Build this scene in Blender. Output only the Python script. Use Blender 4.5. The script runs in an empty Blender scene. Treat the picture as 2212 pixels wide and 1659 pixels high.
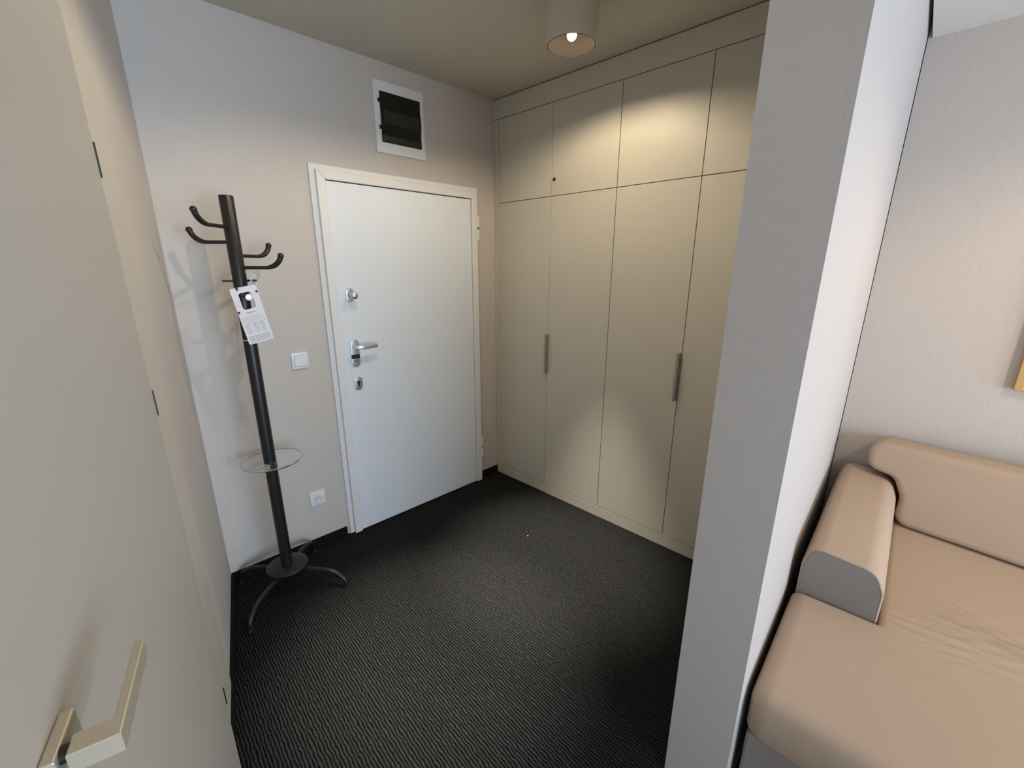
import bpy, bmesh, math, random
from mathutils import Vector, Matrix
random.seed(7)
scn = bpy.context.scene
COL = scn.collection
PI = math.pi

# ------------------------------------------------------------------ camera
cam_d = bpy.data.cameras.new('camera'); cam = bpy.data.objects.new('camera', cam_d); COL.objects.link(cam)
rgt = Vector((0.7298196, -0.68363817, 0.00148602)); up = Vector((0.18318273, 0.19765045, 0.96300487)); fwd = Vector((0.6586406, 0.70254762, -0.26947988))
m = Matrix((rgt, up, -fwd)).transposed().to_4x4(); m.translation = Vector((-2.01659185, -2.327427, 1.58402532))
cam.matrix_world = m
cam_d.sensor_width = 36; cam_d.lens = 912.351 / 2212 * 36; cam_d.clip_start = 0.02
scn.camera = cam

# ------------------------------------------------------------------ world, daylight, exposure
w = bpy.data.worlds.new('sky'); scn.world = w; w.use_nodes = True
bg = w.node_tree.nodes['Background']; bg.inputs[0].default_value = (0.62, 0.78, 1.0, 1); bg.inputs[1].default_value = 1.0
scn.view_settings.view_transform = 'Standard'; scn.view_settings.look = 'None'
scn.view_settings.gamma = 1; scn.view_settings.use_curve_mapping = False
scn.view_settings.exposure = 0.0
DAY_W = 160.0      # daylight entering through the window
SPOT_W = 20.0      # each ceiling spot
LIVING_W = 52.0
BEAM = 30.0          # strength of the narrow downward beam relative to the bulb
def area(name, loc, rot, sx, sy, power, col):
    l = bpy.data.lights.new(name, 'AREA'); l.shape = 'RECTANGLE'; l.size = sx; l.size_y = sy; l.energy = power; l.color = col
    o = bpy.data.objects.new(name, l); COL.objects.link(o); o.location = loc; o.rotation_euler = rot
    return o
area('window_daylight', (-1.08, -5.75, 1.03), (-PI / 2, 0, PI), 3.1, 1.95, DAY_W, (0.67, 0.82, 1.0))

# ------------------------------------------------------------------ helpers
def tag(o, label=None, cat=None, group=None, kind=None):
    if label: o['label'] = label
    if cat: o['category'] = cat
    if group: o['group'] = group
    if kind: o['kind'] = kind
    return o
def empty(name, loc=(0, 0, 0), rz=0.0, label=None, cat=None, group=None, kind=None):
    o = bpy.data.objects.new(name, None); COL.objects.link(o); o.location = loc; o.rotation_euler = (0, 0, rz)
    o.empty_display_size = 0.1
    return tag(o, label, cat, group, kind)
def mesh(name, bm, mat, parent=None, loc=(0, 0, 0), rz=0.0, smooth=False, label=None, cat=None, group=None, kind=None, angle=35):
    bmesh.ops.recalc_face_normals(bm, faces=bm.faces)
    me = bpy.data.meshes.new(name); bm.to_mesh(me); bm.free()
    mats = mat if isinstance(mat, (list, tuple)) else [mat]
    for k in mats: me.materials.append(k)
    if smooth:
        for p in me.polygons: p.use_smooth = True
        try: me.set_sharp_from_angle(angle=math.radians(angle))
        except Exception: pass
    o = bpy.data.objects.new(name, me); COL.objects.link(o)
    o.location = loc; o.rotation_euler = (0, 0, rz)
    if parent: o.parent = parent
    return tag(o, label, cat, group, kind)
def BM(): return bmesh.new()
def box(bm, x0, x1, y0, y1, z0, z1, bev=0.0, seg=2):
    t = bmesh.new()
    vs = [t.verts.new((x, y, z)) for z in (z0, z1) for y in (y0, y1) for x in (x0, x1)]
    for f in ((0, 1, 3, 2), (4, 6, 7, 5), (0, 4, 5, 1), (2, 3, 7, 6), (0, 2, 6, 4), (1, 5, 7, 3)): t.faces.new([vs[i] for i in f])
    bmesh.ops.recalc_face_normals(t, faces=t.faces)
    if bev > 0: bmesh.ops.bevel(t, geom=t.edges[:], offset=bev, segments=seg, affect='EDGES', profile=0.5)
    me = bpy.data.meshes.new('tmp'); t.to_mesh(me); t.free(); bm.from_mesh(me); bpy.data.meshes.remove(me)
    return bm
def tube(bm, pts, r, n=14, caps=True, closed=False):
    pts = [Vector(p) for p in pts]; N = len(pts)
    rs = r if isinstance(r, (list, tuple)) else [r] * N
    rings = []; prev = None
    for i, p in enumerate(pts):
        if closed: t = (pts[(i + 1) % N] - pts[i - 1]).normalized()
        elif i == 0: t = (pts[1] - p).normalized()
        elif i == N - 1: t = (p - pts[-2]).normalized()
        else: t = ((pts[i + 1] - p).normalized() + (p - pts[i - 1]).normalized()).normalized()
        if prev is None: a = t.orthogonal().normalized()
        else: a = (prev - t * prev.dot(t)).normalized()
        prev = a; b = t.cross(a)
        rings.append([bm.verts.new(p + a * rs[i] * math.cos(k * 2 * PI / n) + b * rs[i] * math.sin(k * 2 * PI / n)) for k in range(n)])
    M = N if closed else N - 1
    for i in range(M):
        A, B = rings[i], rings[(i + 1) % N]
        for k in range(n): bm.faces.new((A[k], A[(k + 1) % n], B[(k + 1) % n], B[k]))
    if caps and not closed:
        bm.faces.new(list(reversed(rings[0]))); bm.faces.new(rings[-1])
    return bm
def lathe(bm, prof, c=(0, 0, 0), axis='z', n=32, cap=True):
    """prof = [(radius, height)...] revolved about an axis through c"""
    c = Vector(c); rings = []
    for r, h in prof:
        ring = []
        for k in range(n):
            a = k * 2 * PI / n; x, y = r * math.cos(a), r * math.sin(a)
            p = {'z': (x, y, h), 'y': (x, -h, y), 'x': (h, x, y)}[axis]
            ring.append(bm.verts.new(c + Vector(p)))
        rings.append(ring)
    for A, B in zip(rings, rings[1:]):
        for k in range(n): bm.faces.new((A[k], A[(k + 1) % n], B[(k + 1) % n], B[k]))
    if cap: bm.faces.new(list(reversed(rings[0]))); bm.faces.new(rings[-1])
    return bm
def fillet(poly, rads, seg=6):
    out = []; N = len(poly)
    for i in range(N):
        p = Vector(poly[i]); a = Vector(poly[i - 1]); b = Vector(poly[(i + 1) % N]); r = rads[i] if isinstance(rads, (list, tuple)) else rads
        if r <= 0: out.append(p); continue
        da = (a - p).normalized(); db = (b - p).normalized()
        ang = da.angle(db) / 2; t = min(r / math.tan(ang), (a - p).length * .49, (b - p).length * .49); rr = t * math.tan(ang)
        cen = p + (da + db).normalized() * (rr / math.sin(ang))
        s = p + da * t - cen; e = p + db * t - cen; tot = s.angle(e); sg = 1 if s.x * e.y - s.y * e.x > 0 else -1
        for k in range(seg + 1):
            q = sg * tot * k / seg; out.append(cen + Vector((s.x * math.cos(q) - s.y * math.sin(q), s.x * math.sin(q) + s.y * math.cos(q))))
    return out
def inset(poly, d):
    N = len(poly); A = sum(poly[i - 1].x * poly[i].y - poly[i].x * poly[i - 1].y for i in range(N)); sg = 1 if A > 0 else -1
    out = []
    for i in range(N):
        e1 = (poly[i] - poly[i - 1]).normalized(); e2 = (poly[(i + 1) % N] - poly[i]).normalized()
        n1 = Vector((-e1.y, e1.x)) * sg; n2 = Vector((-e2.y, e2.x)) * sg; nn = (n1 + n2)
        nn = nn / max(nn.length_squared / 2, .3)
        out.append(poly[i] + nn * d)
    return out
def pillow(bm, poly, c0, c1, r, mp, seg=5, r2=None, loop=0):
    """extrude the outline from c0 to c1 with rounded rims of radius r; mp maps (a, b, c) to a point"""
    rings = []; r2 = r if r2 is None else r2
    for k in range(seg + 1):
        q = k / seg * PI / 2; rings.append((inset(poly, r * (1 - math.sin(q))), c0 + r * (1 - math.cos(q))))
    for k in range(seg + 1):
        q = PI / 2 - k / seg * PI / 2; rings.append((inset(poly, r2 * (1 - math.sin(q))), c1 - r2 * (1 - math.cos(q))))
    if loop: rings.insert(0, (inset(poly, r + loop), c0)); rings.append((inset(poly, r2 + loop), c1))
    R = [[bm.verts.new(mp(p.x, p.y, c)) for p in ring] for ring, c in rings]
    n = len(poly)
    for A, B in zip(R, R[1:]):
        for k in range(n): bm.faces.new((A[k], A[(k + 1) % n], B[(k + 1) % n], B[k]))
    bm.faces.new(list(reversed(R[0]))); bm.faces.new(R[-1])
    return bm
def stadium(w, h, n=10):
    r = w / 2; out = []
    for k in range(n + 1): a = PI * k / n; out.append(Vector((r * math.cos(a), h / 2 - r + r * math.sin(a))))
    for k in range(n + 1): a = PI + PI * k / n; out.append(Vector((r * math.cos(a), -h / 2 + r + r * math.sin(a))))
    return out

# ------------------------------------------------------------------ materials
def mat(name, col, rough=0.6, metal=0.0, spec=0.5, bump=None, var=None):
    k = bpy.data.materials.new(name); k.use_nodes = True; nt = k.node_tree; N = nt.nodes; L = nt.links
    b = N['Principled BSDF']; b.inputs['Base Color'].default_value = (*col, 1); b.inputs['Roughness'].default_value = rough
    b.inputs['Metallic'].default_value = metal; b.inputs['Specular IOR Level'].default_value = spec
    tc = N.new('ShaderNodeTexCoord')
    if bump:
        scale, strength, dist = bump
        mp = N.new('ShaderNodeMapping'); mp.inputs['Scale'].default_value = scale; L.new(tc.outputs['Object'], mp.inputs[0])
        no = N.new('ShaderNodeTexNoise'); no.inputs['Scale'].default_value = 1; no.inputs['Detail'].default_value = 4; L.new(mp.outputs[0], no.inputs['Vector'])
        bp = N.new('ShaderNodeBump'); bp.inputs['Strength'].default_value = strength; bp.inputs['Distance'].default_value = dist
        L.new(no.outputs[0], bp.inputs['Height']); L.new(bp.outputs[0], b.inputs['Normal'])
    if var:
        scale, amt = var
        mp2 = N.new('ShaderNodeMapping'); mp2.inputs['Scale'].default_value = scale; L.new(tc.outputs['Object'], mp2.inputs[0])
        n2 = N.new('ShaderNodeTexNoise'); n2.inputs['Scale'].default_value = 1; n2.inputs['Detail'].default_value = 5; L.new(mp2.outputs[0], n2.inputs['Vector'])
        mx = N.new('ShaderNodeMix'); mx.data_type = 'RGBA'
        mx.inputs[6].default_value = (*[c * (1 - amt) for c in col], 1); mx.inputs[7].default_value = (*[min(1, c * (1 + amt)) for c in col], 1)
        L.new(n2.outputs[0], mx.inputs[0]); L.new(mx.outputs[2], b.inputs['Base Color'])
    return k
def emit(name, col, s):
    k = bpy.data.materials.new(name); k.use_nodes = True; nt = k.node_tree; b = nt.nodes['Principled BSDF']
    b.inputs['Base Color'].default_value = (1, 1, 1, 1); b.inputs['Emission Color'].default_value = (*col, 1); b.inputs['Emission Strength'].default_value = s
    return k
M_wall = mat('vinyl_wallpaper', (0.60, 0.555, 0.515), 0.75, bump=((260, 260, 22), 0.55, 0.0012), var=((220, 220, 14), 0.06))
M_wall3 = mat('living_wallpaper_shade', (0.53, 0.475, 0.425), 0.75, bump=((260, 260, 22), 0.55, 0.0012), var=((220, 220, 14), 0.06))  # same wallpaper as the hall; dimmer, warmer living room light put into its colour
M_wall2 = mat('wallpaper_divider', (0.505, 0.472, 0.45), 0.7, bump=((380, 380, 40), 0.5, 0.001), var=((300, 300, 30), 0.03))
M_baffle = mat('matt_black_baffle', (0.004, 0.0035, 0.003), 0.9, spec=0.0)
M_ceil = mat('ceiling_paint', (0.56, 0.53, 0.45), 0.85, bump=((90, 90, 90), 0.15, 0.001))
M_ceil2 = mat('ceiling_paint_white', (0.70, 0.68, 0.64), 0.85)
M_door = mat('white_door_laminate', (0.79, 0.84, 0.90), 0.42, var=((3, 3, 3), 0.01))
M_frame = mat('white_frame_paint', (0.80, 0.80, 0.80), 0.4)
M_leaf = mat('cream_door_paint', (0.45, 0.43, 0.395), 0.5, bump=((500, 500, 500), 0.12, 0.0005), var=((4, 4, 4), 0.015))
M_cas = mat('cream_casing_paint', (0.60, 0.56, 0.49), 0.45)
M_cream = mat('cream_laminate', (0.57, 0.545, 0.47), 0.45, var=((6, 6, 3), 0.015))
M_dark = mat('dark_gap', (0.05, 0.042, 0.03), 0.9)
M_base = mat('black_skirting', (0.004, 0.0045, 0.007), 0.75, spec=0.2)
M_black = mat('black_metal', (0.011, 0.0105, 0.010), 0.36)
M_chrome = mat('chrome', (0.75, 0.75, 0.76), 0.12, 1.0)
M_nick = mat('brushed_nickel', (0.72, 0.73, 0.75), 0.38, 1.0, bump=((40, 400, 400), 0.1, 0.0004))
M_alu = mat('matt_aluminium', (0.42, 0.40, 0.36), 0.42, 0.8)
M_hand = mat('champagne_handle', (0.50, 0.46, 0.37), 0.38, 0.35)
M_plast = mat('white_plastic', (0.80, 0.81, 0.85), 0.3)
M_hole = mat('black_hole', (0.01, 0.01, 0.015), 0.6)
M_grey = mat('grey_seam', (0.28, 0.28, 0.30), 0.6)
M_smoke = mat('smoked_plastic', (0.010, 0.0095, 0.008), 0.4, spec=0.3)
M_smoke2 = mat('smoked_plastic_band', (0.028, 0.027, 0.022), 0.25)
M_lock = mat('dark_lock', (0.04, 0.035, 0.03), 0.35, 0.6)
M_tag = mat('white_card', (0.74, 0.73, 0.78), 0.55)
M_print = mat('grey_print', (0.40, 0.40, 0.45), 0.7)
M_print2 = mat('dark_print', (0.05, 0.045, 0.05), 0.7)
M_sofa = mat('beige_fabric', (0.455, 0.345, 0.26), 0.92, spec=0.15, bump=((900, 900, 900), 0.25, 0.0006), var=((7, 7, 7), 0.03))
M_sofab = mat('shaded_taupe_fabric', (0.25, 0.22, 0.20), 0.92, spec=0.15, bump=((900, 900, 900), 0.25, 0.0006))  # shade of the arm front put into the colour; base and backrest share it
M_pipe = mat('sofa_piping', (0.30, 0.24, 0.20), 0.9, spec=0.1)
M_gold = mat('gold_frame', (0.55, 0.36, 0.14), 0.45, 0.3)
M_canv = mat('ochre_canvas', (0.60, 0.45, 0.25), 0.8, var=((6, 6, 6), 0.3))
M_lamp = mat('white_lamp_body', (0.60, 0.57, 0.50), 0.5)
M_bulb = emit('bulb', (1.0, 0.80, 0.45), 60.0)
M_white = emit('lit_cap', (0.7, 1.0, 1.0), 0.6) if False else mat('pearl_cap', (0.92, 1.0, 1.0), 0.15)

def carpet():
    k = bpy.data.materials.new('charcoal_ribbed_carpet'); k.use_nodes = True; nt = k.node_tree; N = nt.nodes; L = nt.links
    b = N['Principled BSDF']; b.inputs['Roughness'].default_value = 0.95; b.inputs['Specular IOR Level'].default_value = 0.12
    tc = N.new('ShaderNodeTexCoord')
    def noise(scale, det=3):
        mp = N.new('ShaderNodeMapping'); mp.inputs['Scale'].default_value = scale; L.new(tc.outputs['Object'], mp.inputs[0])
        n = N.new('ShaderNodeTexNoise'); n.inputs['Scale'].default_value = 1; n.inputs['Detail'].default_value = det; L.new(mp.outputs[0], n.inputs['Vector']); return n
    def math_(op, a, bb):
        n = N.new('ShaderNodeMath'); n.operation = op
        for i, q in enumerate((a, bb)):
            if q is None: continue
            if isinstance(q, (int, float)): n.inputs[i].default_value = q
            else: L.new(q, n.inputs[i])
        return n.outputs[0]
    sx = N.new('ShaderNodeSeparateXYZ'); L.new(tc.outputs['Object'], sx.inputs[0])
    wob = noise((48, 34, 1), 3)
    xx = math_('ADD', sx.outputs[0], math_('MULTIPLY', math_('SUBTRACT', wob.outputs[0], 0.5), 0.014))
    ph = math_('MULTIPLY', xx, 2 * PI / 0.0108)
    rib = math_('ADD', math_('MULTIPLY', math_('SINE', ph, None), 0.5), 0.5)
    brk = noise((130, 70, 1), 4)
    fine = noise((700, 700, 700), 4)
    h = math_('MULTIPLY', rib, math_('ADD', math_('MULTIPLY', brk.outputs[0], 1.3), 0.25))
    h2 = math_('ADD', h, math_('MULTIPLY', fine.outputs[0], 0.45))
    rp = N.new('ShaderNodeValToRGB'); rp.color_ramp.elements[0].position = 0.35; rp.color_ramp.elements[0].color = (0.0022, 0.0023, 0.0026, 1)
    rp.color_ramp.elements[1].position = 1.05 if False else 1.0; rp.color_ramp.elements[1].color = (0.033, 0.0345, 0.036, 1)
    L.new(h2, rp.inputs[0]); L.new(rp.outputs[0], b.inputs['Base Color'])
    bp = N.new('ShaderNodeBump'); bp.inputs['Strength'].default_value = 0.9; bp.inputs['Distance'].default_value = 0.004
    L.new(h2, bp.inputs['Height']); L.new(bp.outputs[0], b.inputs['Normal'])
    return k
M_carpet = carpet()

# ------------------------------------------------------------------ frames of the room
WA = 0.0636                       # wardrobe and living room are turned by this much against the entrance wall
LW = dict(loc=(-1.818, 0, 0), rz=math.atan2(-math.cos(0.1916), -math.sin(0.1916)))       # left wall: x towards the window, y into the room
LV = dict(loc=(-0.9657, -2.1144, 0), rz=WA)                                             # living room: x into its far wall, y back towards the hall
def W2(fr, x, y, z=0):
    c, s = math.cos(fr['rz']), math.sin(fr['rz']); l = fr['loc']
    return (l[0] + c * x - s * y, l[1] + s * x + c * y, l[2] + z)
H = 2.6; HL = 2.48

# ------------------------------------------------------------------ structure
mesh('floor', box(BM(), -3.4, 2.2, -5.7, 0.2, -0.1, 0), M_carpet, kind='structure', label='charcoal ribbed carpet floor of the hallway')
mesh('ceiling', box(BM(), -3.4, 2.2, -5.7, 0.2, H, H + 0.1), M_ceil, kind='structure')
mesh('ceiling', box(BM(), 0.0, 1.8, -3.8, 0.002, HL, H - 0.001), M_ceil2, kind='structure', **LV)
mesh('wall_back', box(BM(), -2.1, 1.6, 0, 0.15, 0, H), M_wall, kind='structure')
mesh('wall_left', box(BM(), -0.1, 5.75, -0.15, 0, 0, H), M_wall, kind='structure', **LW)
mesh('wall_divider', box(BM(), 0, 1.95, 0, 0.167, 0, H), M_wall2, kind='structure', loc=LV['loc'], rz=0.0749)
mesh('wall_right', box(BM(), 1.592, 1.742, -3.8, 0.015, 0, H), M_wall3, kind='structure', **LV)
mesh('wall_far_right', box(BM(), 0.66, 0.8, -1.88, 0.0, 0, H), M_wall, kind='structure', rz=WA)
b = BM()
for a in ((-3.4, -2.63, 0, H), (0.47, 2.0, 0, H), (-2.63, 0.47, 0, 0.05), (-2.63, 0.47, 2.02, H)): box(b, a[0], a[1], -5.7, -5.55, a[2], a[3])
mesh('wall_rear', b, M_wall, kind='structure')
b = BM()
for a in ((-2.63, -2.57, 0.05, 2.02), (0.41, 0.47, 0.05, 2.02), (-2.57, 0.41, 0.05, 0.11), (-2.57, 0.41, 1.96, 2.02), (-1.11, -1.05, 0.11, 1.96)): box(b, a[0], a[1], -5.66, -5.6, a[2], a[3], .004)
win = mesh('window_1', b, M_frame, kind='structure')
mesh('window_sill', box(BM(), -2.68, 0.52, -5.56, -5.45, 0.02, 0.05, .004), M_frame, win)
# skirting
mesh('baseboard_back', box(BM(), -1.817, -1.215, -0.012, 0, 0, 0.055, .002), M_base, kind='structure')
mesh('baseboard_back', box(BM(), -0.15, 0.0, -0.012, 0, 0, 0.055, .002), M_base, kind='structure')
mesh('baseboard_left', box(BM(), -0.004, 0.699, 0, 0.014, 0, 0.055, .002), M_base, kind='structure', **LW)
mesh('trim_1', box(BM(), 0.6992, 1.075, 0.0062, 0.014, 0, 0.055, .001), M_base, kind='structure', **LW)

# ------------------------------------------------------------------ entrance door
d = empty('door_1', (-0.68, 0, 0), 0, 'white apartment entrance door with three silver fittings', None, None, 'structure')
def X(x): return x + 0.68
b = BM()
box(b, X(-1.200), X(-1.155), -0.015, 0, 0.002, 2.063, .002); box(b, X(-0.205), X(-0.160), -0.015, 0, 0.002, 2.063, .002); box(b, X(-1.1545), X(-0.2055), -0.015, 0, 2.0, 2.063, .002)
mesh('outer_frame', b, M_frame, d)
b = BM()
def chan(bm, x0, x1, zt, w, y0, y1):
    # mitred three-sided frame
    for pts in (((x0, 0.006), (x0 + w, 0.006), (x0 + w, zt - w), (x0, zt)), ((x1 - w, 0.006), (x1, 0.006), (x1, zt), (x1 - w, zt - w)), ((x0 + .0004, zt), (x0 + w + .0004, zt - w), (x1 - w - .0004, zt - w), (x1 - .0004, zt))):
        P = [Vector(p) for p in pts]
        pillow(bm, P, -y1, -y0, 0.003, lambda a, c, e: Vector((a, -e, c)) if True else None, 2)
chan(b, X(-1.176), X(-0.183), 2.036, 0.042, -0.042, -0.0)
mesh('inner_frame', b, M_frame, d)
leaf = mesh('door_leaf', box(BM(), X(-1.131), X(-0.228), -0.030, -0.001, 0.008, 1.990, .002), M_door, d)
b = BM()
box(b, X(-1.134), X(-0.225), -0.022, -0.002, 0.001, 1.995)
mesh('leaf_gap_shade', b, M_dark, d)  # dark sheet behind the leaf, painting the shadow line in the gap
# fittings on the leaf : plate helper
def plate(name, x, z, w_, h_, parent, m=M_nick, y=-0.030, t=0.008, r=.003):
    return mesh(name, pillow(BM(), stadium(w_, h_), -t, 0.0, r, lambda a, c, e: Vector((X(x) + a, y + e, z + c)), 3, 0.0005), m, parent, smooth=True)
p1 = plate('upper_rosette', -1.067, 1.432, 0.045, 0.075, d)
b = BM(); lathe(b, [(0.009, 0.0), (0.009, 0.02), (0.012, 0.024), (0.019, 0.030), (0.0215, 0.038), (0.0205, 0.047), (0.015, 0.054), (0.006, 0.057)], (X(-1.062), -0.037, 1.430), 'y', 28)
mesh('knob', b, M_nick, p1, smooth=True, label='round silver turning knob')
p2 = plate('handle_plate', -1.069, 1.113, 0.050, 0.158, d)
b = BM(); tube(b, [(X(-1.069), -0.037, 1.150), (X(-1.069), -0.085, 1.150)], 0.010, 16)
P = [Vector(q) for q in ((X(-1.083), 0.069), (X(-1.085), 0.082), (X(-1.07), 0.094), (X(-1.04), 0.098), (X(-0.958), 0.090), (X(-0.957), 0.076), (X(-1.04), 0.084), (X(-1.062), 0.074), (X(-1.066), 0.066))]
pillow(b, P, 1.139, 1.161, .003, lambda a, c, e: Vector((a, -c, e)), 2)
mesh('door_handle', b, M_nick, p2, smooth=True, label='flat silver lever handle')
mesh('reader_window', box(BM(), X(-1.0925), X(-1.0455), -0.0395, -0.037, 1.082, 1.105, .001), M_hole, p2, label='black card reader strip')
mesh('marking', box(BM(), X(-1.078), X(-1.060), -0.0392, -0.0375, 1.0655, 1.0695), M_print2, p2)
p3 = plate('lower_rosette', -1.067, 0.938, 0.048, 0.080, d)
b = BM(); lathe(b, [(0.0085, 0.0), (0.0085, 0.003)], (X(-1.067), -0.0375, 0.944), 'y', 24); box(b, X(-1.0715), X(-1.0625), -0.0405, -0.0375, 0.920, 0.944)
mesh('keyhole_cylinder', b, M_lock, p3)
mesh('rosette_ridge', box(BM(), X(-1.090), X(-1.044), -0.0388, -0.037, 0.9425, 0.9445), M_grey, p3)
for z0, z1 in ((1.745, 1.895), (0.195, 0.350)):
    zc = (z0 + z1) / 2
    h = mesh('hinge', tube(tube(BM(), [(X(-0.170), -0.026, z0), (X(-0.170), -0.026, zc - .006)], 0.012, 16), [(X(-0.170), -0.026, zc + .006), (X(-0.170), -0.026, z1)], 0.012, 16), M_frame, d, smooth=True)
    mesh('hinge_pin', tube(BM(), [(X(-0.170), -0.026, zc - .005), (X(-0.170), -0.026, zc + .005)], 0.009, 12), M_hole, h)

# ------------------------------------------------------------------ side door in the left wall
d2 = empty('door_2', W2(LW, 1.53, 0), LW['rz'], 'cream interior side door with angular lever handle', None, None, 'structure')
def S(x): return x - 1.53
b = BM()
box(b, S(0.70), S(1.09), 0.0001, 0.006, 0.001, 2.24, .002); box(b, S(1.95), S(2.09), 0.0001, 0.006, 0.001, 2.24, .002); box(b, S(1.0902), S(1.9498), 0.0001, 0.006, 2.0605, 2.24, .002)
mesh('door_frame', b, M_cas, d2)
mesh('door_leaf', box(BM(), S(1.077), S(1.98), 0.0155, 0.040, 0.008, 2.050, .0015), M_leaf, d2)
for z0, z1 in ((1.756, 1.822), (1.241, 1.303), (0.339, 0.399)):
    b = BM(); box(b, S(1.0745), S(1.0768), 0.020, 0.0405, z0, z1)
    tube(b, [(S(1.0757), 0.0405, z0), (S(1.0757), 0.0405, z1)], 0.0022, 8)
    mesh('hinge', b, M_alu if False else M_lock, d2)
b = BM(); box(b, S(1.827), S(1.885), 0.0402, 0.052, 1.110, 1.166, .002)
ros = mesh('square_rosette', b, M_hand, d2)
b = BM(); tube(b, [(S(1.872), 0.052, 1.158), (S(1.872), 0.061, 1.158)], 0.008, 16)
mesh('handle_neck', b, M_lock, ros, smooth=True)
b = BM(); P = [Vector(q) for q in ((S(1.890), 0.061), (S(1.890), 0.098), (S(1.772), 0.098), (S(1.767), 0.089), (S(1.868), 0.089), (S(1.868), 0.061))]
pillow(b, P, 1.150, 1.172, .0012, lambda a, c, e: Vector((a, c, e)), 2)
mesh('door_handle', b, M_hand, d2, label='angular cream metal lever handle')
b = BM(); box(b, S(1.835), S(1.880), 0.0402, 0.050, 1.040, 1.085, .002)
r2 = mesh('lock_rosette', b, M_hand, d2)
mesh('keyhole', box(BM(), S(1.855), S(1.860), 0.0501, 0.0508, 1.053, 1.072), M_hole, r2)

# ------------------------------------------------------------------ wardrobe
wr = empty('wardrobe', (0, 0, 0), WA, 'cream built-in wardrobe with flat doors covering the whole right hallway wall', 'wardrobe')
YD = [-0.045, -0.4856, -0.9276, -1.3686, -1.812]; ZP, ZS, ZF = 0.0743, 1.9862, 2.4834; G = 0.0017
mesh('carcass', box(BM(), 0.021, 0.64, -1.850, -0.002, 0.002, H - 0.012), M_dark, wr)
b = BM(); box(b, 0.0, 0.02, YD[0] + G * .5, -0.002, 0.0745, ZF - 0.001, .001)
mesh('filler_panel', b, M_cream, wr)
mesh('filler_panel', box(BM(), 0.0, 0.02, -1.850, YD[4] - G, 0.0745, ZF - 0.001, .001), M_cream, wr)
mesh('fascia', box(BM(), 0.0, 0.02, -1.850, -0.002, ZF + G, H - 0.006, .001), M_cream, wr)
mesh('plinth', box(BM(), 0.0, 0.02, -1.850, YD[1], 0.001, ZP - G, .001), M_cream, wr)
mesh('plinth', box(BM(), 0.002, 0.02, YD[1] + .0003, -0.002, 0.001, ZP - G, .001), M_cream, wr)
doors = []
for i in range(4):
    for up_ in (0, 1):
        z0, z1 = (ZS + G, ZF - G) if up_ else (ZP + G, ZS - G)
        g0 = 0.0010 if i == 0 else G; xo = 0.002 if i == 0 else 0.0
        dd = mesh('upper_door' if up_ else 'door', box(BM(), xo, 0.0185, YD[i + 1] + G, YD[i] - g0, z0, z1, .0012), M_cream, wr)
        doors.append((i, up_, dd))
def pull(parent, y):
    b = BM(); P = [Vector(q) for q in ((0.001, y - 0.002), (-0.030, y - 0.002), (-0.030, y + 0.010), (-0.0275, y + 0.010), (-0.0275, y + 0.001), (0.001, y + 0.001))]
    pillow(b, P, 0.895, 1.153, .0006, lambda a, c, e: Vector((a, c, e)), 1)
    mesh('handle', b, M_alu, parent, label='vertical grey metal edge handle')
for i, up_, dd in doors:
    if not up_ and i == 1: pull(dd, YD[1] - .006)
    if not up_ and i == 2: pull(dd, YD[3] + .006)
    if up_ and i == 1:
        lk = mesh('lock', lathe(BM(), [(0.0095, -0.001), (0.0095, -0.004), (0.008, -0.006)], (0, -0.507, 2.077), 'x', 24), M_lock, dd, smooth=True)
        mesh('lock_slot', box(BM(), -0.0068, -0.0058, -0.5085, -0.5055, 2.071, 2.083), M_hole, lk)

# ------------------------------------------------------------------ fuse box
fb = empty('distribution_box', (-0.681, 0, 2.34), 0, 'white fuse box with smoked dark cover high on the wall above the entrance door', 'fuse box')
b = BM(); P = fillet([(-0.149, -0.171), (0.149, -0.171), (0.149, 0.171), (-0.149, 0.171)], .006, 3)
pillow(b, P, -0.014, 0.0, .004, lambda a, c, e: Vector((a, e, c)), 3, .0003)
mesh('frame_plate', b, M_frame, fb, smooth=True)
b = BM(); zs = [-0.119 + 0.238 * i / 28 for i in range(29)]
def bul(t):
    return 0.013 + 0.005 * max(0, math.cos((t) / 0.119 * 2.4)) ** 1.0 + 0.0016 * math.cos(t / 0.119 * 7)
rows = []
for z in zs:
    yb = -bul(z) - 0.006
    rows.append([b.verts.new((x, y, z)) for x, y in ((-0.118, -0.0145), (-0.118, yb), (0.121, yb), (0.121, -0.0145))])
for A, B_ in zip(rows, rows[1:]):
    for k in range(3): b.faces.new((A[k], A[k + 1], B_[k + 1], B_[k]))
    b.faces.new((A[3], A[0], B_[0], B_[3]))
b.faces.new(rows[0]); b.faces.new(rows[-1][::-1])
cv = mesh('cover', b, M_smoke, fb, smooth=True, label='smoked dark translucent cover')
mesh('breaker_row', box(BM(), -0.105, 0.108, -0.0262, -0.0242, -0.028, 0.034, .001), M_smoke2, cv)
mesh('cover_ledge', box(BM(), -0.116, 0.119, -0.0235, -0.020, -0.112, -0.085, .001), M_smoke2, cv)
for z in (0.075, -0.050): mesh('cover_tab', box(BM(), -0.129, -0.117, -0.024, -0.0145, z - 0.009, z + 0.009, .001), M_smoke, cv)

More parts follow.
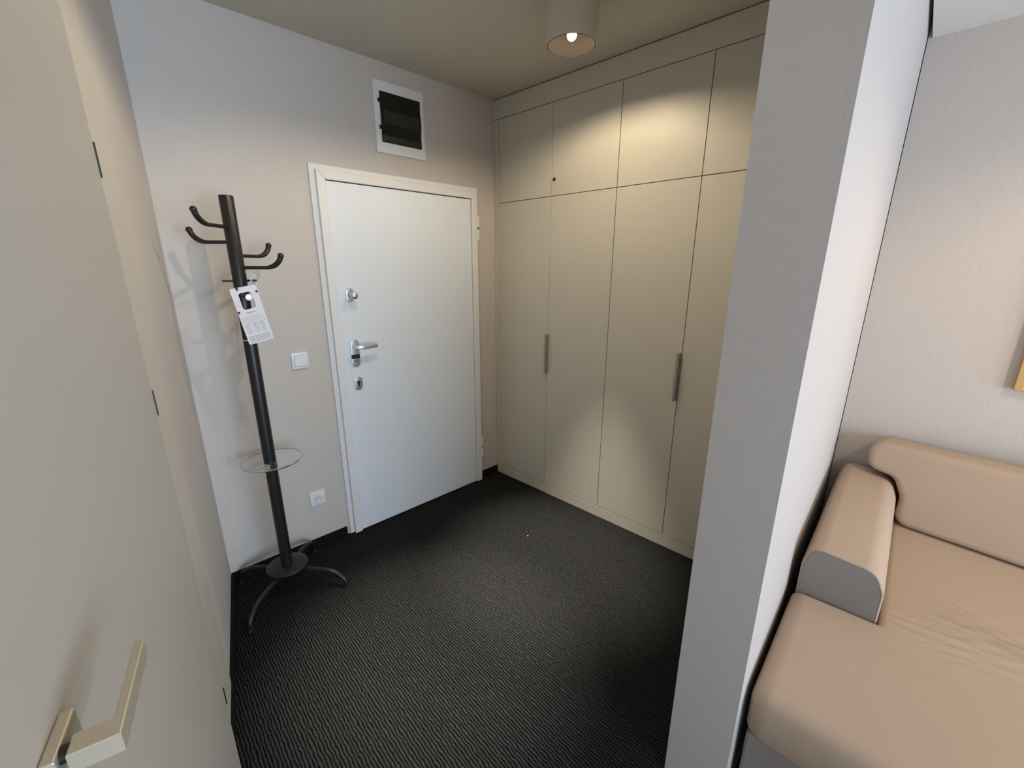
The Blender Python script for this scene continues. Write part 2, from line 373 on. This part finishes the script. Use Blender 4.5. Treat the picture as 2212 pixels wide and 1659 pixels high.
# ------------------------------------------------------------------ switch and socket
sw = empty('light_switch', (-1.352, 0, 1.108), 0, 'square white light switch on the wall left of the entrance door', 'switch')
mesh('cover_plate', pillow(BM(), fillet([(-0.0405, -0.0425), (0.0405, -0.0425), (0.0405, 0.0425), (-0.0405, 0.0425)], .004, 3), -0.010, 0, .003, lambda a, c, e: Vector((a, e, c)), 3, .0003), M_plast, sw, smooth=True)
mesh('seam', box(BM(), -0.0285, 0.0285, -0.0108, -0.0095, -0.0285, 0.0285), M_grey, sw)
mesh('rocker', box(BM(), -0.0275, 0.0275, -0.0145, -0.0100, -0.0275, 0.0275, .0015), M_plast, sw)
so = empty('power_outlet', (-1.358, 0, 0.307), 0, 'square white power socket low on the wall left of the entrance door', 'socket')
P = fillet([(-0.0405, -0.0425), (0.0405, -0.0425), (0.0405, 0.0425), (-0.0405, 0.0425)], .004, 3)
mesh('cover_plate', pillow(BM(), P, -0.010, 0, .003, lambda a, c, e: Vector((a, e, c)), 3, .0003), M_plast, so, smooth=True)
b = BM(); lathe(b, [(0.026, 0.0098), (0.026, 0.0125), (0.0225, 0.0130), (0.0215, 0.0112), (0.001, 0.0112)], (0, 0, 0), 'y', 36)
ins = mesh('socket_insert', b, M_plast, so, smooth=True)
b = BM(); lathe(b, [(0.0222, 0.0112), (0.0222, 0.01165), (0.0205, 0.01165), (0.0205, 0.0114)], (0, 0, 0), 'y', 36, cap=False)
mesh('insert_rim', b, M_grey, ins)
b = BM()
for hx, hz in ((-0.0095, 0.0), (0.0095, 0.0), (0, 0.011)): lathe(b, [(0.003, 0.0112), (0.003, 0.0119)], (hx, 0, hz), 'y', 14)
mesh('contact_hole', b, M_hole, ins)

# ------------------------------------------------------------------ ceiling spots
def spot(loc, label, power, rz=0.0, glow=(1.0, 0.82, 0.58)):
    t = empty('ceiling_spotlight', loc, rz, label, 'ceiling light', 'round spotlights on the ceiling')
    b = BM(); n = 40; r0, r1 = 0.105, 0.098
    lathe(b, [(r0, 0.0), (r0, -0.145), (0.1005, -0.145), (0.1005, -0.057), (0.03, -0.055), (0.001, -0.055)], (0, 0, 0), 'z', n)
    mesh('lamp_body', b, M_lamp, t, smooth=True)
    b = BM(); lathe(b, [(0.1003, -0.1452), (0.0975, -0.1452), (0.0975, -0.0605), (0.03, -0.0565), (0.001, -0.0565)], (0, 0, 0), 'z', n, cap=False)
    mesh('dark_baffle', b, M_baffle, t, smooth=True)
    b = BM(); lathe(b, [(0.014, -0.057), (0.016, -0.085), (0.011, -0.094)], (0, 0, 0), 'z', 20)
    hol = mesh('lamp_holder', b, M_lamp, t, smooth=True)
    b = BM(); bmesh.ops.create_icosphere(b, subdivisions=2, radius=0.019, matrix=Matrix.Translation((0, 0, -0.109)))
    r = 0.019; e = emit('bulb_glow', glow, power / (4 * PI) / (PI * r * r)); mesh('bulb', b, e, t, smooth=True)
    l = bpy.data.lights.new('lamp_beam', 'SPOT'); l.energy = min(power, SPOT_W) * BEAM; l.color = (1.0, 0.90, 0.76); l.shadow_soft_size = 0.02
    l.spot_size = math.radians(36); l.spot_blend = 1.0
    o = bpy.data.objects.new('lamp_beam', l); COL.objects.link(o); o.parent = t; o.location = (0, 0, -0.15)
    return t
lamp_a = spot((-0.44, -1.0, H), 'lit round ceiling spotlight nearest the wardrobe', SPOT_W)
lamp_b = spot((-1.25, -1.03, H), 'lit round ceiling spotlight nearest the coat stand, just above the top edge of the photo', SPOT_W)
lamp_c = spot(W2(LV, 0.75, -1.35, HL), 'lit round ceiling spotlight over the sofa', LIVING_W, WA, (1.0, 0.72, 0.42))

# ------------------------------------------------------------------ coat stand
CX, CY = -1.605, -0.225
cs = empty('coat_stand', (CX, CY, 0), 0, 'black metal coat stand with curved hooks and chrome umbrella ring in the far left corner', 'coat stand')
b = BM(); lathe(b, [(0.0262, 0.120), (0.0262, 1.272)], n=28)
mesh('pole', b, M_black, cs, smooth=True)
b = BM(); lathe(b, [(0.0262, 1.276), (0.0262, 1.848), (0.0245, 1.851), (0.001, 1.851)], n=28)
mesh('upper_pole', b, M_black, cs, smooth=True)
mesh('joint_ring', lathe(BM(), [(0.0255, 1.270), (0.0266, 1.2722), (0.0266, 1.2758), (0.0255, 1.278)], n=28), M_chrome, cs, smooth=True)
b = BM(); lathe(b, [(0.02, 0.112), (0.090, 0.114), (0.095, 0.119), (0.095, 0.124), (0.088, 0.129), (0.05, 0.135), (0.0266, 0.138)], n=48)
mesh('base_disc', b, M_black, cs, smooth=True)
for a, LR in ((46, .265), (134, .262), (220, .29), (314, .295)):
    q = math.radians(a); c, s = math.cos(q), math.sin(q); pts = []
    prof = [(0.05, 0.102), (LR - .13, 0.101), (LR - .07, 0.094), (LR - .035, 0.076), (LR - .011, 0.053), (LR - .001, 0.030), (LR, 0.013)]
    for k in range(len(prof) - 1):
        p0 = prof[max(k - 1, 0)]; p1_, p2_ = prof[k], prof[k + 1]; p3_ = prof[min(k + 2, len(prof) - 1)]
        for j in range(4):
            t = j / 4
            pts.append(tuple(0.5 * (2 * p1_[i] + (p2_[i] - p0[i]) * t + (2 * p0[i] - 5 * p1_[i] + 4 * p2_[i] - p3_[i]) * t * t + (3 * p1_[i] - p0[i] - 3 * p2_[i] + p3_[i]) * t ** 3) for i in (0, 1)))
    pts.append(prof[-1])
    lg = mesh('leg', tube(BM(), [(c * r, s * r, z) for r, z in pts], 0.0115, 14), M_black, cs, smooth=True)
    mesh('foot_cap', lathe(BM(), [(0.0135, 0.0005), (0.0138, 0.008), (0.0125, 0.016)], (c * LR, s * LR, 0), 'z', 16), M_hole, lg, smooth=True)
for ph, z, L_, top in ((221, 1.732, 0.176, 0.026), (139, 1.675, 0.170, 0.024), (30, 1.622, 0.176, 0.030), (324, 1.575, 0.178, 0.024)):
    q = math.radians(ph); c, s = math.cos(q), math.sin(q); pts = [(0.02, z)]
    rad = 0.048; x0 = L_ - rad * 1.0
    pts += [(0.06, z), (x0 - 0.02, z)]
    for k in range(9):
        t = k / 8 * math.radians(68); pts.append((x0 - 0.02 + rad * math.sin(t) * 1.35, z + rad * (1 - math.cos(t)) * 1.15))
    e = pts[-1]; pts.append((e[0] + 0.005, e[1] + 0.013))
    tips = pts[:]
    hk = mesh('hook', tube(BM(), [(c * r, s * r, zz) for r, zz in pts], [0.0072] * 3 + [0.0072 + 0.0032 * min(1, k / 4) for k in range(len(pts) - 3)], 14), M_black, cs, smooth=True)
    e = pts[-1]; b = BM(); bmesh.ops.create_uvsphere(b, u_segments=16, v_segments=10, radius=0.0122, matrix=Matrix.Translation((c * e[0], s * e[0], e[1])))
    mesh('hook_tip', b, M_black, hk, smooth=True)
for ph, z, L_ in ((180, 1.522, 0.062), (0, 1.522, 0.062), (275, 1.458, 0.074), (95, 1.458, 0.07)):
    q = math.radians(ph); c, s = math.cos(q), math.sin(q)
    pg = mesh('peg', tube(BM(), [(c * .02, s * .02, z), (c * L_, s * L_, z)], 0.0045, 12), M_black, cs, smooth=True)
    if ph == 275:
        b = BM(); lathe(b, [(0.006, 0.0), (0.0125, 0.001), (0.0135, 0.004), (0.011, 0.008), (0.006, 0.009)], (c * L_, s * L_, z), 'y', 24)
        mesh('peg_cap', b, M_white, pg, smooth=True, label='bright white round peg end')
b = BM(); tube(b, [(0.130 * math.cos(k * 2 * PI / 64) + .022, 0.130 * math.sin(k * 2 * PI / 64) + .055, 0.680) for k in range(64)], 0.0042, 10, closed=True)
rg = mesh('umbrella_ring', b, M_chrome, cs, smooth=True)
mesh('ring_collar', lathe(BM(), [(0.0264, 0.664), (0.0310, 0.665), (0.0310, 0.695), (0.0264, 0.696)], n=28), M_chrome, rg, smooth=True)
q = math.radians(205)
mesh('ring_spoke', tube(BM(), [(-.026, -.012, 0.680), (0.128 * math.cos(q) + .022, 0.128 * math.sin(q) + .055, 0.680)], 0.0038, 10), M_chrome, rg, smooth=True)

# ------------------------------------------------------------------ door hanger cards
def card(loc, rz, tilt, label, w_, h_, cut, mirror=1, printed=True, lean=0.0):
    t = empty('door_hanger', loc, rz, label, 'door hanger')
    ct, st = math.cos(tilt), math.sin(tilt)
    def mp(a, c, e):   # card hangs from the slot centre; a across, c up
        return Vector((ct * a - st * c, e, st * a + ct * c))
    # outline with a window cut : built as a ring of quads between outer and inner outlines
    O = fillet([(-w_ / 2, -h_ + .045), (w_ / 2, -h_ + .045), (w_ / 2, .045), (-w_ / 2, .045)], .007, 5)
    I = fillet([(-cut[0] / 2, -cut[1] + .022), (cut[0] / 2, -cut[1] + .022), (cut[0] / 2, .022), (-cut[0] / 2, .022)], .010, 5)
    b = BM(); th = .0011
    vo = [[b.verts.new(mp(p.x, p.y, e)) for p in O] for e in (-th / 2, th / 2)]
    vi = [[b.verts.new(mp(p.x, p.y, e)) for p in I] for e in (-th / 2, th / 2)]
    n = len(O)
    for k in range(n):
        j = (k + 1) % n
        b.faces.new((vo[0][k], vo[0][j], vi[0][j], vi[0][k])); b.faces.new((vo[1][k], vi[1][k], vi[1][j], vo[1][j]))
        b.faces.new((vo[0][k], vo[1][k], vo[1][j], vo[0][j])); b.faces.new((vi[0][k], vi[0][j], vi[1][j], vi[1][k]))
    cd = mesh('card', b, M_tag, t)
    if printed:
        def bar(bm, a0, a1, c0, c1, y=-.0009):
            vs = [bm.verts.new(mp(a, c, y)) for a, c in ((a0, c0), (a1, c0), (a1, c1), (a0, c1))]; bm.faces.new(vs)
        b = BM(); rnd = random.Random(3); base = .022 - cut[1]
        bar(b, -.022, .016, base - .016, base - .012)
        for r_, wds in ((base - .032, 3), (base - .040, 4), (base - .048, 4), (base - .058, 3)):
            x = -w_ / 2 + .008
            while x < w_ / 2 - .012:
                l = rnd.uniform(.006, .018); bar(b, x, min(x + l, w_ / 2 - .008), r_, r_ + .0022); x += l + .0025
        for colx in (-w_ / 2 + .009, -.011, w_ / 2 - .033):
            for r_ in range(7):
                bar(b, colx, colx + rnd.uniform(.014, .024), base - .066 - r_ * .0056, base - .066 - r_ * .0056 + (.003 if r_ == 0 else .0018))
        for r_ in range(5):
            x = -w_ / 2 + .009
            while x < w_ / 2 - .014:
                l = rnd.uniform(.008, .024); yy = base - .114 - r_ * .0056; bar(b, x, min(x + l, w_ / 2 - .009), yy, yy + .0025); x += l + .0022
        mesh('printed_text', b, M_print, cd, kind='stuff')
        b = BM(); b.free()
        for a0, a1, c0, c1 in ((-w_ / 2 + .022, -w_ / 2 + .032, .034, .045), (-w_ / 2, -w_ / 2 + .009, -.058, -.048), (w_ / 2 - .009, w_ / 2, .012, .021)):
            b = BM(); bar(b, a0, a1, c0, c1, -.0010); mesh('corner_mark', b, M_print2, cd)
    return t
card((CX + .0015, CY - .056, 1.4555), 0.10, 0.175, 'white printed door hanger card on the front peg of the coat stand', .100, .235, (.050, .068))
card((CX + .050, CY - .002, 1.505), math.radians(62), -0.06, 'plain white door hanger card seen edge-on behind the printed one', .085, .200, (.048, .060), printed=False)

# ------------------------------------------------------------------ sofa
SU, SV = 0.05, 0.0
sf = empty('sofa', W2(LV, SU, -SV), WA, 'beige fabric sofa with deep seat in the living room right of the dividing wall', 'sofa')
VE = 2.35
# seat height field
AU, AV = 0.535, 0.252          # corner of the cut-out where the arm stands
U1, V0 = 1.50, 0.012; TOP, BOT, R_ = 0.452, 0.292, 0.050
def dens(a, bb, fine_at, base=.022, band=None):
    out = [a]; x = a
    while x < bb - 1e-6:
        st = base
        for f in fine_at:
            if abs(x - f) < .075: st = min(st, .005 if abs(x - f) < .05 else .012)
        if band and band[0] < x < band[1]: st = min(st, .0045)
        nx = x + st
        for f in fine_at:
            if x < f - 1e-6 < nx + .0015: nx = f
        x = min(nx, bb); out.append(x)
    return out
us = dens(0.0, U1, [0.0, AU], .016, (.53, .96)); vs_ = dens(V0, VE, [V0, AV, VE], .016)
def outer_d(u, v):
    d1 = min(v - V0, VE - v)
    if u < R_ and d1 < R_: return R_ - math.hypot(R_ - u, R_ - d1)
    return min(u, d1)
def cut_d(u, v):
    if u >= AU - 1e-9 and v <= AV + 1e-9: return 0.0
    return math.hypot(max(AU - u, 0), max(v - AV, 0))
def drop(d_, r):
    d_ = max(0.0, d_)
    return 0.0 if d_ >= r else r - math.sqrt(max(0, r * r - (r - d_) ** 2))
def wrinkle(u, v):
    a = u - (AU - .03); c = v - (AV - .04); r = math.hypot(a, c)
    th = math.atan2(c, a + 0.05)
    h = 0
    wv = math.exp(-((r - 0.30) / 0.20) ** 2) * math.exp(-((th - 1.05) / 0.42) ** 2)
    h += 0.0016 * wv * math.sin(th * 44 + 5 * r + 1.2 * math.sin(9 * r))
    for k, (u0, sl, vc, wd, am) in enumerate(((.555, .03, .40, .12, .0035), (.60, .0, .46, .15, .005), (.632, -.03, .50, .19, .0055), (.668, -.08, .46, .18, .005), (.70, -.12, .52, .22, .006), (.738, -.20, .46, .17, .0045), (.775, -.32, .50, .20, .0055), (.82, -.45, .46, .16, .004), (.865, -.55, .50, .18, .0038), (.92, -.62, .50, .16, .003))):
        ln = u - (u0 + sl * (v - .28) + 0.007 * math.sin(11 * v + 2.1 * k)); h += 1.5 * am * (math.exp(-(ln / .0085) ** 2) - .35 * math.exp(-((ln + .014) / .012) ** 2)) * math.exp(-((v - vc) / wd) ** 2)
    return h
b = BM(); grid = {}
for i, u in enumerate(us):
    for j, v in enumerate(vs_):
        if u > AU + 1e-6 and v < AV - 1e-6: continue
        z = TOP - max(drop(outer_d(u, v), R_), drop(cut_d(u, v), 0.022))
        z += wrinkle(u, v) + 0.006 * math.sin(min(u, 1.2) / 1.2 * PI) * min(1, (v - V0) / .4)
        # rounded plan corner
        x, y = u, v
        if u < R_ and v - V0 < R_:
            k = math.hypot(R_ - u, R_ - (v - V0))
            if k > R_: x = R_ - (R_ - u) * R_ / k; y = V0 + R_ - (R_ - (v - V0)) * R_ / k; z = TOP - R_
        grid[i, j] = b.verts.new((x, -y, z))
edges = {}
for i in range(len(us) - 1):
    for j in range(len(vs_) - 1):
        q = [(i, j), (i + 1, j), (i + 1, j + 1), (i, j + 1)]
        if all(k in grid for k in q) and not (us[i] >= AU - 1e-6 and vs_[j + 1] <= AV + 1e-6): b.faces.new([grid[k] for k in q])
b.verts.ensure_lookup_table()
for vtx in [x for x in b.verts if not x.link_faces]: b.verts.remove(vtx)
bmesh.ops.remove_doubles(b, verts=b.verts, dist=1e-5)
bd = [e for e in b.edges if len(e.link_faces) == 1]
ex = bmesh.ops.extrude_edge_only(b, edges=bd)
nv = [g for g in ex['geom'] if isinstance(g, bmesh.types.BMVert)]
for x in nv: x.co.z = BOT + .012
ne = [e for e in ex['geom'] if isinstance(e, bmesh.types.BMEdge) and all(vv in nv for vv in e.verts)]
ex = bmesh.ops.extrude_edge_only(b, edges=ne); nv = [g for g in ex['geom'] if isinstance(g, bmesh.types.BMVert)]
cen = Vector((.8, -1.2, 0))
for x in nv:
    x.co.z = BOT
    if x.co.x < .03: x.co.x += .010
    if -x.co.y < V0 + .03: x.co.y -= .008
mesh('seat_cushion', b, M_sofa, sf, smooth=True, angle=60)
mesh('base', box(BM(), 0.012, U1, -VE + .01, -V0 - .008, 0.04, BOT - .004, .008), M_sofab, sf)
for fx in (0.08, 1.4):
    for fy in (-0.10, -VE + .1): mesh('foot', lathe(BM(), [(0.022, 0.0), (0.026, 0.04)], (fx, fy, 0), 'z', 20), M_black, sf, smooth=True)
# arm
P = fillet([(0.022, 0.296), (0.250, 0.296), (0.250, 0.560), (0.222, 0.628), (0.045, 0.640), (0.022, 0.56)], [.004, .004, .06, .055, .045, .06], 7)
b = BM(); pillow(b, P, AU + .004, 1.50, .006, lambda a, c, e: Vector((e, -a, c + 0.012 * math.sin(max(0, (e - AU)) / 0.95 * PI))), 3, .05)
arm = mesh('arm', b, M_sofa, sf, smooth=True, angle=50)
I2 = inset(P, .006)
mesh('arm_piping', tube(BM(), [(AU + .0035, -p.x, p.y) for p in I2], 0.0022, 8, closed=True), M_pipe, arm, smooth=True)
b = BM(); pillow(b, inset(P, .008), AU + .0015, AU + .008, .001, lambda a, c, e: Vector((e, -a, c)), 1)
mesh('arm_front_panel', b, M_sofab, arm)  # darker than the arm to paint the shade on this face
# back cushion with a cut-out that steps over the arm
def back_cushion(v0, v1, step):
    if step: P = fillet([(v0 + .15, 0.458), (v0 + .15, 0.575), (v0 + .113, 0.650), (v0 + .008, 0.668), (v0, 0.795), (v1, 0.795), (v1, 0.458)], [.05, .07, .04, .05, .055, .06, .05], 7)
    else: P = fillet([(v0, 0.458), (v0, 0.795), (v1, 0.795), (v1, 0.458)], .055, 7)
    b = BM()
    def mpb(a, c, e):
        k = (c - .455) / .34
        return Vector((0.10 * k + e * (1 - .25 * max(0, k)), -a, c))
    pillow(b, P, 0.0, 0.165, .026, mpb, 5, loop=.006)
    bmesh.ops.recalc_face_normals(b, faces=b.faces); b.normal_update()
    return b
mesh('back_cushion', back_cushion(-.160, .72, True), M_sofa, sf, (1.29, -.262, 0), math.radians(-7), smooth=True, angle=70)
mesh('back_cushion', back_cushion(.0, .66, False), M_sofa, sf, (1.28, -.995, 0), 0, smooth=True, angle=70)
mesh('back_cushion', back_cushion(.0, .66, False), M_sofa, sf, (1.28, -1.67, 0), 0, smooth=True, angle=70)
mesh('backrest', box(BM(), 1.502, 1.530, -VE + .02, -0.10, 0.04, 0.62, .01), M_sofab, sf)

# ------------------------------------------------------------------ picture at the right edge
pc = empty('picture', W2(LV, 1.592, -0.507 - .45, 1.094), WA, 'ochre picture in a gold frame on the living room wall at the right edge', 'picture')
b = BM(); fw = .028
for a in ((-.45, -.45 + fw, 0, .62), (.45 - fw, .45, 0, .62), (-.45 + fw, .45 - fw, 0, fw), (-.45 + fw, .45 - fw, .62 - fw, .62)): box(b, -0.028, -0.001, a[0], a[1], a[2], a[3], .003)
mesh('picture_frame', b, M_gold, pc)
mesh('canvas', box(BM(), -0.018, -0.002, -.45 + fw, .45 - fw, fw, .62 - fw), M_canv, pc)

# ------------------------------------------------------------------ scrap on the carpet
mesh('paper_scrap', box(BM(), -0.004, 0.004, -0.003, 0.003, 0.0005, 0.003, .0008), M_tag, None, (-0.423, -0.770, 0), .4, label='tiny white scrap lying on the dark carpet', cat='scrap')
